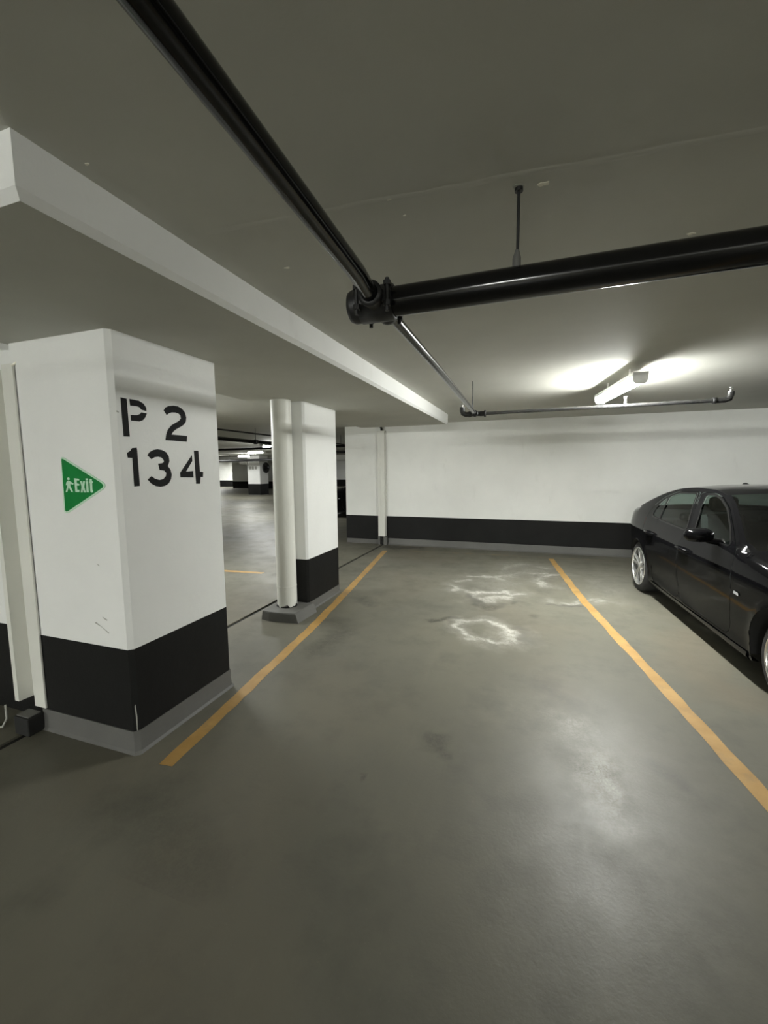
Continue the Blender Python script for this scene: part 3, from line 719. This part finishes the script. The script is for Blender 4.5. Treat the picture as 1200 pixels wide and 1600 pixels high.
taper = smooth_tab([(0, .70), (.12, .80), (.25, .885), (.45, .95), (.8, .995), (1.2, 1.0), (3.4, 1.0), (3.8, .985), (4.1, .93), (4.3, .86), (4.40, .80), (4.52, .70)], 400, 8, 3)
lower = smooth_tab([(.15, .825), (.19, .845), (.24, .872), (.30, .866), (.36, .872), (.48, .889), (.60, .899), (.70, .902), (.775, .908), (.81, .902), (.86, .892), (.93, .876), (1.1, .84)], 400, 4, 2)
tumble = smooth_tab([(-.6, 0), (-.03, 0), (0.0, .002), (.04, .022), (.12, .062), (.25, .128), (.36, .190), (.42, .24)], 300, 4, 2)
ARCH = [(.79, .330, .350), (3.55, .330, .350)]
def side_v(u, w):
    crease = .775 + .030*(u-2.0)             # crease rises towards the tail
    ww = w + (.775-crease) if w < belt(u) else belt(u)+(.775-crease)
    v = lower(min(ww, 1.1))
    v -= tumble(w-belt(u))
    te = top_edge(u)
    if te-w < .06 and (u < 1.45 or u > 3.75):     # rolled shoulder on bonnet and boot
        q = (.06-(te-w))/.06; v -= .035*q*q
    for cu, cw, r in ARCH:
        d = abs(math.hypot(u-cu, w-cw)-r)
        if d < .07: v += .010*(1-d/.07)**2
    t = taper(u)
    if w < .42: t -= .03*((.42-w)/.2)*(1 if u < .5 or u > 4.1 else 0)
    return v*t

def car_xyz(u, v, w):
    if u > 3.9: u = 3.9+(u-3.9)*.78
    return (v, 1.29+(u-3.55)*.95, w*SH)

def poly_offset(poly, d):
    """inward offset of a closed outline (counter-clockwise)"""
    a = np.array(poly); n = len(a); out = []
    area = sum(a[i-1][0]*a[i][1]-a[i][0]*a[i-1][1] for i in range(n))
    s = 1 if area > 0 else -1
    for i in range(n):
        e1 = a[i]-a[i-1]; e2 = a[(i+1) % n]-a[i]
        n1 = np.array([-e1[1], e1[0]])/(np.hypot(*e1)+1e-9)*s; n2 = np.array([-e2[1], e2[0]])/(np.hypot(*e2)+1e-9)*s
        b = n1+n2; b = b/(np.hypot(*b)+1e-9); c = max(.4, float(b@n1))
        out.append(tuple(a[i]+b*d/c))
    return out
def chaikin(poly, n=2):
    for _ in range(n):
        o = []
        for i in range(len(poly)):
            a, b = np.array(poly[i]), np.array(poly[(i+1) % len(poly)])
            o += [tuple(a*.75+b*.25), tuple(a*.25+b*.75)]
        poly = o
    return poly
def fillet(poly, r=.03):
    o = []; n = len(poly)
    for i in range(n):
        p, a, b = (np.array(poly[j]) for j in (i, i-1, (i+1) % n))
        da, db = np.hypot(*(a-p)), np.hypot(*(b-p)); ra, rb = min(r, .45*da), min(r, .45*db)
        q0, q1 = p+(a-p)/da*ra, p+(b-p)/db*rb
        for t in (0, .33, .67, 1): o.append(tuple(q0*(1-t)**2+2*p*t*(1-t)+q1*t*t))
    return o
def densify(poly, st):
    o = []
    for i in range(len(poly)):
        a, b = np.array(poly[i]), np.array(poly[(i+1) % len(poly)]); k = max(1, int(np.hypot(*(b-a))/st))
        o += [tuple(a+(b-a)*j/k) for j in range(k)]
    return o
def inside(poly, p):
    x, y = p; c = False; n = len(poly)
    for i in range(n):
        x1, y1 = poly[i]; x2, y2 = poly[i-1]
        if (y1 > y) != (y2 > y) and x < (x2-x1)*(y-y1)/(y2-y1)+x1: c = not c
    return c

def ub(s): return 1.16+.19*s*s
def ut(s): return 2.00+.09*s*s
def ur(s): return 3.22+.10*s*s
def uk(s): return 3.86-.02*s*s
SEG = [16, 12, 14, 10, 8]
def knots(s): return [UF, ub(s), ut(s), ur(s), uk(s), UR]
def columns_u(s):
    k = knots(s); us = []
    for i, n in enumerate(SEG): us += [k[i]+(k[i+1]-k[i])*j/n for j in range(n)]
    return us+[UR]

def build_car(loc, rz, label):
    car = empty('car', loc, rz); tag(car, label, 'car')
    # ---- side panels from outlines in the (length, height) plane
    top_pts = [(u, top_edge(u)) for u in columns_u(1.0)]
    def arch(cu, cw, r, a0, a1, n=22): return [(cu+r*math.cos(math.radians(a0+(a1-a0)*i/n)), cw+r*math.sin(math.radians(a0+(a1-a0)*i/n))) for i in range(n+1)]
    bottom = [(UF, .23), (.30, .20)] + arch(.79, .330, .35, 200, -24) + [(1.5, .185), (2.2, .185), (2.9, .187)] + arch(3.55, .330, .35, 204, -20) + [(4.15, .22), (UR, .27)]
    fr_edge = [(UF, .45)]; rr_edge = [(UR, .5), (UR, .78)]
    domain = bottom + rr_edge + top_pts[::-1] + fr_edge
    fdoor = fillet([(1.39, .50), (1.42, .30), (1.48, .255), (2.30, .26), (2.35, .30), (2.37, .60), (2.34, .84), (2.265, .97), (2.40, 1.16), (2.52, 1.345), (2.30, 1.352), (2.10, 1.322), (1.89, 1.245), (1.66, 1.105), (1.48, .985), (1.41, .92), (1.38, .70)], .05)
    rdoor = fillet([(2.385, .60), (2.365, .30), (2.41, .26), (3.02, .262), (3.08, .30), (3.13, .47), (3.22, .62), (3.33, .74), (3.37, .95), (3.355, 1.06), (3.31, 1.16), (3.20, 1.250), (3.0, 1.325), (2.54, 1.350), (2.415, 1.16), (2.28, .97), (2.355, .84)], .05)
    fwin = fillet([(1.545, .968), (1.9, .970), (2.08, .976), (2.15, .99), (2.24, 1.12), (2.33, 1.23), (2.385, 1.320), (2.25, 1.326), (2.10, 1.296), (1.91, 1.225), (1.70, 1.092)], .035)
    rwin = fillet([(2.315, .985), (2.65, .995), (2.97, 1.008), (3.0, 1.03), (3.05, 1.15), (3.085, 1.262), (2.93, 1.305), (2.585, 1.322), (2.47, 1.17)], .035)
    qwin = fillet([(3.02, 1.012), (3.20, 1.025), (3.245, 1.06), (3.235, 1.12), (3.19, 1.195), (3.115, 1.250), (3.07, 1.13)], .035)
    wins = {'fwin': fwin, 'rwin': rwin, 'qwin': qwin}
    loops = [densify(domain, .06)] + [densify(p, .05) for p in (fdoor, rdoor)] + [densify(poly_offset(p, .005), .05) for p in (fdoor, rdoor)]
    for p in wins.values(): loops += [densify(p, .04), densify(poly_offset(p, -.016), .04)]
    verts = []; edges = []
    for lp_ in loops:
        b = len(verts); verts += [Vector(q) for q in lp_]; edges += [(b+i, b+(i+1) % len(lp_)) for i in range(len(lp_))]
    for u in np.arange(UF+.04, UR, .05):
        for w in np.arange(.21, 1.38, .035): verts.append(Vector((u+(.025 if int(w/.035) % 2 else 0), w)))
    vo, eo, fo, *_ = delaunay_2d_cdt(verts, edges, [], 0, 1e-5)
    fdi, rdi = poly_offset(fdoor, .005), poly_offset(rdoor, .005)
    trims = {k: poly_offset(p, -.016) for k, p in wins.items()}
    reg = {}
    for f in fo:
        c = sum((vo[i] for i in f), Vector((0, 0)))/3
        c = (c.x, c.y)
        if not inside(domain, c): continue
        key = None
        for k, p in wins.items():
            if inside(p, c): key = 'glass_'+k
        if not key:
            for k, p in trims.items():
                if inside(p, c): key = 'trim_f' if k == 'fwin' else 'trim_r'
        if not key:
            if inside(fdi, c): key = 'fdoor'
            elif inside(rdi, c): key = 'rdoor'
            elif inside(fdoor, c) or inside(rdoor, c): key = 'gap'
            else: key = 'body'
        reg.setdefault(key, []).append(f)
    def panel(keys, side, off=0.0):
        mb = MB(); remap = {}; fs = []
        for key in keys:
            for f in reg.get(key, []):
                q = []
                for i in f:
                    if i not in remap:
                        u, w = vo[i]; remap[i] = len(mb.v); mb.v.append(car_xyz(u, side*(side_v(u, w)+off), w))
                    q.append(remap[i])
                q = tuple(q) if side > 0 else tuple(q[::-1])
                mb.f.append(q); mb.sm.append(True)
        return mb
    for side in (-1, 1):
        panel(['body'], side).build('body_side', M['paint'], car)
        panel(['gap'], side, -.012).build('panel_gap', M['recess'], car)
        for key, gl, tr, nm, hu in (('fdoor', ['glass_fwin'], 'trim_f', 'front_door', 2.22), ('rdoor', ['glass_rwin', 'glass_qwin'], 'trim_r', 'rear_door', 3.10)):
            d = panel([key], side).build(nm, M['paint'], car)
            for g in gl: panel([g], side, -.006).build('door_window', M['glass'], d)
            panel([tr], side, .003).build('window_trim', M['trimblack'], d)
            hw = .775+.030*(hu-2.0)+.022
            v0 = side_v(hu, hw)
            h = MB().tube([car_xyz(hu-.10, side*(v0-.004), hw-.004), car_xyz(hu-.09, side*(v0+.026), hw), car_xyz(hu, side*(v0+.034), hw+.003), car_xyz(hu+.085, side*(v0+.028), hw+.005), car_xyz(hu+.10, side*(v0-.004), hw+.004)], [.012, .014, .015, .014, .012], 10)
            h.build('door_handle', M['paint'], d)
            if key == 'fdoor':
                uu, ww = 1.72, .985; v0 = side_v(uu, ww)
                MB().tube([car_xyz(uu, side*(v0-.02), ww-.02), car_xyz(uu-.02, side*(v0+.09), ww-.01)], [.030, .022], 10).build('mirror_arm', M['trimblack'], d)
                m = MB(); rows = []
                prof = [(-.09, .012, .012), (-.075, .035, .04), (-.045, .055, .06), (0, .062, .068), (.035, .056, .063), (.05, .05, .058)]
                n = 20
                for (du, rw, rv) in prof:
                    for k in range(n):
                        a = 2*math.pi*k/n; ca, sa = math.cos(a), math.sin(a)
                        ca = math.copysign(abs(ca)**.75, ca); sa = math.copysign(abs(sa)**.75, sa)
                        m.v.append(car_xyz(uu+.0+du-.01*ca, side*(v0+.145+1.55*rv*ca), ww+.035+rw*sa))
                for i in range(len(prof)-1):
                    for k in range(n):
                        k2 = (k+1) % n; m.f.append((i*n+k, i*n+k2, (i+1)*n+k2, (i+1)*n+k)); m.sm.append(True)
                m.f.append(tuple(range(n))); m.sm.append(True)
                fix_normals(m.build('mirror_shell', M['paint'], d))
                MB().add([m.v[(len(prof)-1)*n+k] for k in range(n)], [tuple(range(n))]).build('mirror_glass', M['chrome'], d)
        # sill strip and side marker lamp
        st = MB(); pts = [1.17+.08*i for i in range(26)]
        for u in pts:
            for (w, o_) in ((.235, .006), (.205, .014), (.175, .004), (.165, -.05)): st.v.append(car_xyz(u, side*(side_v(u, w)+o_), w))
        for i in range(len(pts)-1):
            for k in range(3): st.f.append((4*i+k, 4*i+k+1, 4*i+5+k, 4*i+4+k)); st.sm.append(True)
        fix_normals(st.build('sill', M['trimblack'], car))
        ul, wl = 1.30, .64
        MB().add([car_xyz(ul-.035, side*(side_v(ul-.035, wl)+.006), wl-.012), car_xyz(ul+.035, side*(side_v(ul+.035, wl)+.006), wl-.008), car_xyz(ul+.03, side*(side_v(ul+.03, wl)+.006), wl+.014), car_xyz(ul-.03, side*(side_v(ul-.03, wl)+.006), wl+.010)], [(0, 1, 2, 3)]).build('side_marker', M['lens'], car)
        # wheel wells
        for cu, cw, r in ARCH:
            w_ = MB(); n = 20
            for i in range(n+1):
                a = math.radians(-15+210*i/n); u, w = cu+(r+.002)*math.cos(a), max(.15, cw+(r+.002)*math.sin(a)); v0 = side_v(min(max(u, UF), UR), w)
                w_.v += [car_xyz(u, side*(v0-.004), w), car_xyz(u, side*.58, w)]
            w_.f = [(2*i, 2*i+1, 2*i+3, 2*i+2) for i in range(n)]; w_.sm = [True]*n
            c0 = len(w_.v); w_.v += [w_.v[2*i+1] for i in range(n+1)]; w_.f.append(tuple(range(c0, c0+n+1))); w_.sm.append(False)
            w_.build('wheel_well', M['recess'], car)
    # ---- top surfaces: bonnet, windscreen, roof, rear window, boot lid
    SS = [0, .12, .25, .4, .55, .7, .82, .905, .955, 1.0]
    ncol = sum(SEG)+1
    def top_pt(s, u):
        te = top_edge(u); ve = side_v(u, te); c = centre(u)
        e = 2.6 if 2.0 < u < 3.3 else 2.3
        return ve*s, c-(c-te)*abs(s)**e
    bounds = np.cumsum([0]+SEG)
    full = [-s for s in SS[:0:-1]]+SS
    names = ['bonnet', 'windscreen', 'roof', 'rear_window', 'boot_lid']
    inner = [i for i, s in enumerate(full) if abs(s) <= .956]
    def grid(ci, rows, off=0.0):
        mb = MB(); cols = range(bounds[ci], bounds[ci+1]+1); nr = len(rows)
        for j in cols:
            for i in rows:
                s = full[i]; u = columns_u(abs(s))[j]; v, w = top_pt(s, u); mb.v.append(car_xyz(u, v, w+off))
        nc = len(list(cols))
        for j in range(nc-1):
            for i in range(nr-1): mb.f.append((j*nr+i, j*nr+i+1, (j+1)*nr+i+1, (j+1)*nr+i)); mb.sm.append(True)
        return mb
    allr = list(range(len(full)))
    left_r = [i for i in allr if full[i] <= -.9549]; right_r = [i for i in allr if full[i] >= .9549]
    for ci, nm in enumerate(names):
        if nm in ('windscreen', 'rear_window'):
            fix_normals(grid(ci, inner).build(nm, M['screen'] if nm == 'windscreen' else M['glass'], car))
            for rr in (left_r, right_r): fix_normals(grid(ci, rr).build('pillar', M['paint'], car))
        else:
            fix_normals(grid(ci, allr).build(nm, M['paint'], car))
    # ---- nose and tail
    for nm, ub_, tip, lo in (('front_bumper', UF, 0.0, .23), ('rear_bumper', UR, LEN, .27)):
        mb = MB(); nv, nw = 24, 14; hi = top_edge(ub_)
        for j in range(nw+1):
            w = lo+(hi-lo)*j/nw; vb = side_v(ub_, w)
            for i in range(nv+1):
                s = -1+2*i/nv; sh = 1-abs(s)**2.4
                bul = .75+.25*math.sin(math.pi*min(1, max(0, (w-lo)/(hi-lo)))) if nm == 'rear_bumper' else .55+.45*math.sin(math.pi*(.15+.7*(1-(w-lo)/(hi-lo))))
                wc = w if j < nw else hi+(centre(ub_)-hi)*(1-abs(s)**2.3)
                mb.v.append(car_xyz(ub_+(tip-ub_)*sh*bul*(1 if j < nw else 0.0), s*vb, wc))
        for j in range(nw):
            for i in range(nv):
                a = j*(nv+1)+i; mb.f.append((a, a+1, a+nv+2, a+nv+1)); mb.sm.append(True)
        fix_normals(mb.build(nm, M['paint'], car))
    for s in (-1, 1):
        hl = MB(); n = 10
        pts = [(.05, .40, .60), (.10, .58, .58), (.20, .72, .59), (.34, .80, .64), (.30, .775, .70), (.18, .66, .70), (.09, .48, .67)]
        hl.add([car_xyz(u-.012, s*v*1.02, w) for u, v, w in pts]+[car_xyz(u+.06, s*v*.93, w) for u, v, w in pts], [tuple(range(7)), tuple(range(13, 6, -1))]+[(i, (i+1) % 7, 7+(i+1) % 7, 7+i) for i in range(7)])
        hl.build('headlight', M['lens'], car, .01)
        tl = MB()
        pts = [(4.36, .730, .93), (4.41, .66, .94), (4.46, .46, .93), (4.475, .44, .83), (4.43, .66, .80), (4.38, .735, .82)]
        tl.add([car_xyz(u+.012, s*v*1.012, w) for u, v, w in pts]+[car_xyz(u-.06, s*v*.94, w) for u, v, w in pts], [tuple(range(6)), tuple(range(11, 5, -1))]+[(i, (i+1) % 6, 6+(i+1) % 6, 6+i) for i in range(6)])
        tl.build('tail_light', M['redlens'], car, .01)
        g = MB(); g.add([car_xyz(.0, s*.03, .47), car_xyz(.005, s*.24, .48), car_xyz(.02, s*.23, .60), car_xyz(.015, s*.05, .61), car_xyz(-.012, s*.03, .47), car_xyz(-.007, s*.24, .48), car_xyz(.008, s*.23, .60), car_xyz(.003, s*.05, .61)],
                        [(0, 1, 2, 3), (7, 6, 5, 4), (0, 4, 5, 1), (1, 5, 6, 2), (2, 6, 7, 3), (3, 7, 4, 0)]); g.build('grille', M['trimblack'], car, .008)
    MB().box(-.70, .70, -1.9, 1.95, .17, .19).build('underbody', M['recess'], car)
    # ---- cabin
    MB().box(-.70, .70, -.55, 1.10, .25, .42).build('cabin_floor', M['cabin'], car)
    MB().box(-.72, .72, -1.02, -.62, .60, .86).build('dashboard', M['cabin'], car, .05)
    MB().box(-.66, .66, 1.20, 1.66, .82, .86).build('parcel_shelf', M['cabin'], car, .01)
    MB().box(-.70, .70, 1.62, 1.65, .2, .96).build('rear_bulkhead', M['cabin'], car)
    for sx in (-.36, .36):
        s_ = MB().box(sx-.24, sx+.24, -.12, .40, .42, .54).build('front_seat', M['cabin'], car, .05)
        MB().add([(sx+a, b, c) for a, b, c in ((-.23, .34, .5), (.23, .34, .5), (.23, .48, .5), (-.23, .48, .5), (-.19, .55, 1.02), (.19, .55, 1.02), (.19, .63, 1.02), (-.19, .63, 1.02))],
                 [(3, 2, 1, 0), (4, 5, 6, 7), (0, 1, 5, 4), (1, 2, 6, 5), (2, 3, 7, 6), (3, 0, 4, 7)]).build('seat_back', M['cabin'], s_, .04)
        MB().box(sx-.12, sx+.12, .55, .64, 1.04, 1.19).build('headrest', M['cabin'], s_, .035)
    rs = MB().box(-.62, .62, .62, 1.08, .40, .54).build('rear_seat', M['cabin'], car, .05)
    MB().add([(a, b, c) for a, b, c in ((-.62, .98, .5), (.62, .98, .5), (.62, 1.10, .5), (-.62, 1.10, .5), (-.58, 1.16, .88), (.58, 1.16, .88), (.58, 1.24, .88), (-.58, 1.24, .88))],
             [(3, 2, 1, 0), (4, 5, 6, 7), (0, 1, 5, 4), (1, 2, 6, 5), (2, 3, 7, 6), (3, 0, 4, 7)]).build('seat_back', M['cabin'], rs, .04)
    for sx in (-.38, .38): MB().box(sx-.12, sx+.12, 1.16, 1.24, .88, .96).build('headrest', M['cabin'], rs, .03)
    sw = MB(); n = 28
    ring = [(-.36+.18*math.cos(2*math.pi*k/n), -.50+.06*math.sin(2*math.pi*k/n), .84+.165*math.sin(2*math.pi*k/n)) for k in range(n+1)]
    sw.tube(ring, .014, 8, caps=False); sw.build('steering_wheel', M['cabin'], car)
    MB().box(-.09, .09, -.72+.9, -.69+.9, 1.13, 1.19).build('rear_view_mirror', M['trimblack'], car, .015).location.y = -.55
    # ---- roof aerial
    fin = MB(); fp = [(3.10, -.01), (3.16, .028), (3.21, .052), (3.25, .062), (3.275, .055), (3.29, -.01)]
    zb = centre(3.19)-.006
    for sx in (-1, 1):
        for u, h in fp: fin.v.append(car_xyz(u, sx*(.018-.25*h), zb+h/SH+(centre(u)-centre(3.19))))
    n = len(fp)
    fin.f = [tuple(range(n)), tuple(range(2*n-1, n-1, -1))]+[(i, n+i, n+i+1, i+1) for i in range(n-1)]; fin.sm = [False]*len(fin.f)
    fix_normals(fin.build('roof_aerial', M['trimblack'], car, .004))
    # ---- wheels
    for cu, cw, r in ARCH:
        for side in (-1, 1):
            R = .302; yc = car_xyz(cu, 0, 0)[1]-(.05 if cu < 2 else 0); vx = side*.872
            ax = Vector((side, 0, 0)); o = Vector((vx, yc, R))
            rim0 = MB()._lathe([(-.20, .205), (-.19, .222), (-.02, .215), (-.012, .214), (.0, .216), (.006, .222), (.004, .228), (-.02, .230), (-.2, .226)], o, ax, 40, True)
            ty = MB()._lathe([(-.205, .225), (-.21, .255), (-.195, .288), (-.17, .300), (-.10, R), (-.045, R-.002), (-.018, .292), (-.004, .270), (.002, .248), (.0, .226)], o, ax, 40, True)
            t_ = fix_normals(ty.build('tyre', M['rubber'], car))
            rm = fix_normals(rim0.build('wheel_rim', M['alloy'], car))
            MB()._lathe([(-.12, .001), (-.12, .20)], o, ax, 32, True).build('brake_disc', M['recess'], rm)
            MB()._lathe([(-.06, .055), (-.02, .052), (-.012, .040), (-.010, .030), (-.004, .027), (-.003, .001)], o, ax, 24, True).build('hub', M['alloy'], rm)
            for k in range(5):
                for da in (-.19, .19):
                    a = 2*math.pi*k/5+.3; a0 = a+da*.45; a1 = a+da
                    d0 = Vector((0, math.cos(a0), math.sin(a0))); d1 = Vector((0, math.cos(a1), math.sin(a1)))
                    n0 = Vector((0, -math.sin(a0), math.cos(a0))); n1 = Vector((0, -math.sin(a1), math.cos(a1)))
                    p0, p1 = o+d0*.04, o+d1*.218
                    h0, h1 = .011, .017
                    sp = MB(); sp.add([p0-n0*h0-ax*.012, p0+n0*h0-ax*.012, p1+n1*h1-ax*.004, p1-n1*h1-ax*.004, p0-n0*h0-ax*.05, p0+n0*h0-ax*.05, p1+n1*h1-ax*.035, p1-n1*h1-ax*.035],
                                      [(0, 1, 2, 3), (7, 6, 5, 4), (0, 4, 5, 1), (1, 5, 6, 2), (2, 6, 7, 3), (3, 7, 4, 0)])
                    fix_normals(sp.build('spoke', M['alloy'], rm, .004))
    return car
car = build_car((2.254, 4.456, 0), .077, 'glossy black sedan parked beside the empty bay')
car2 = copy_tree(car); car2.location = (-4.62, 12.5, 0); car2.rotation_euler = (0, 0, -math.pi/2)
car2['label'] = 'black car mostly hidden behind the end of the back wall'
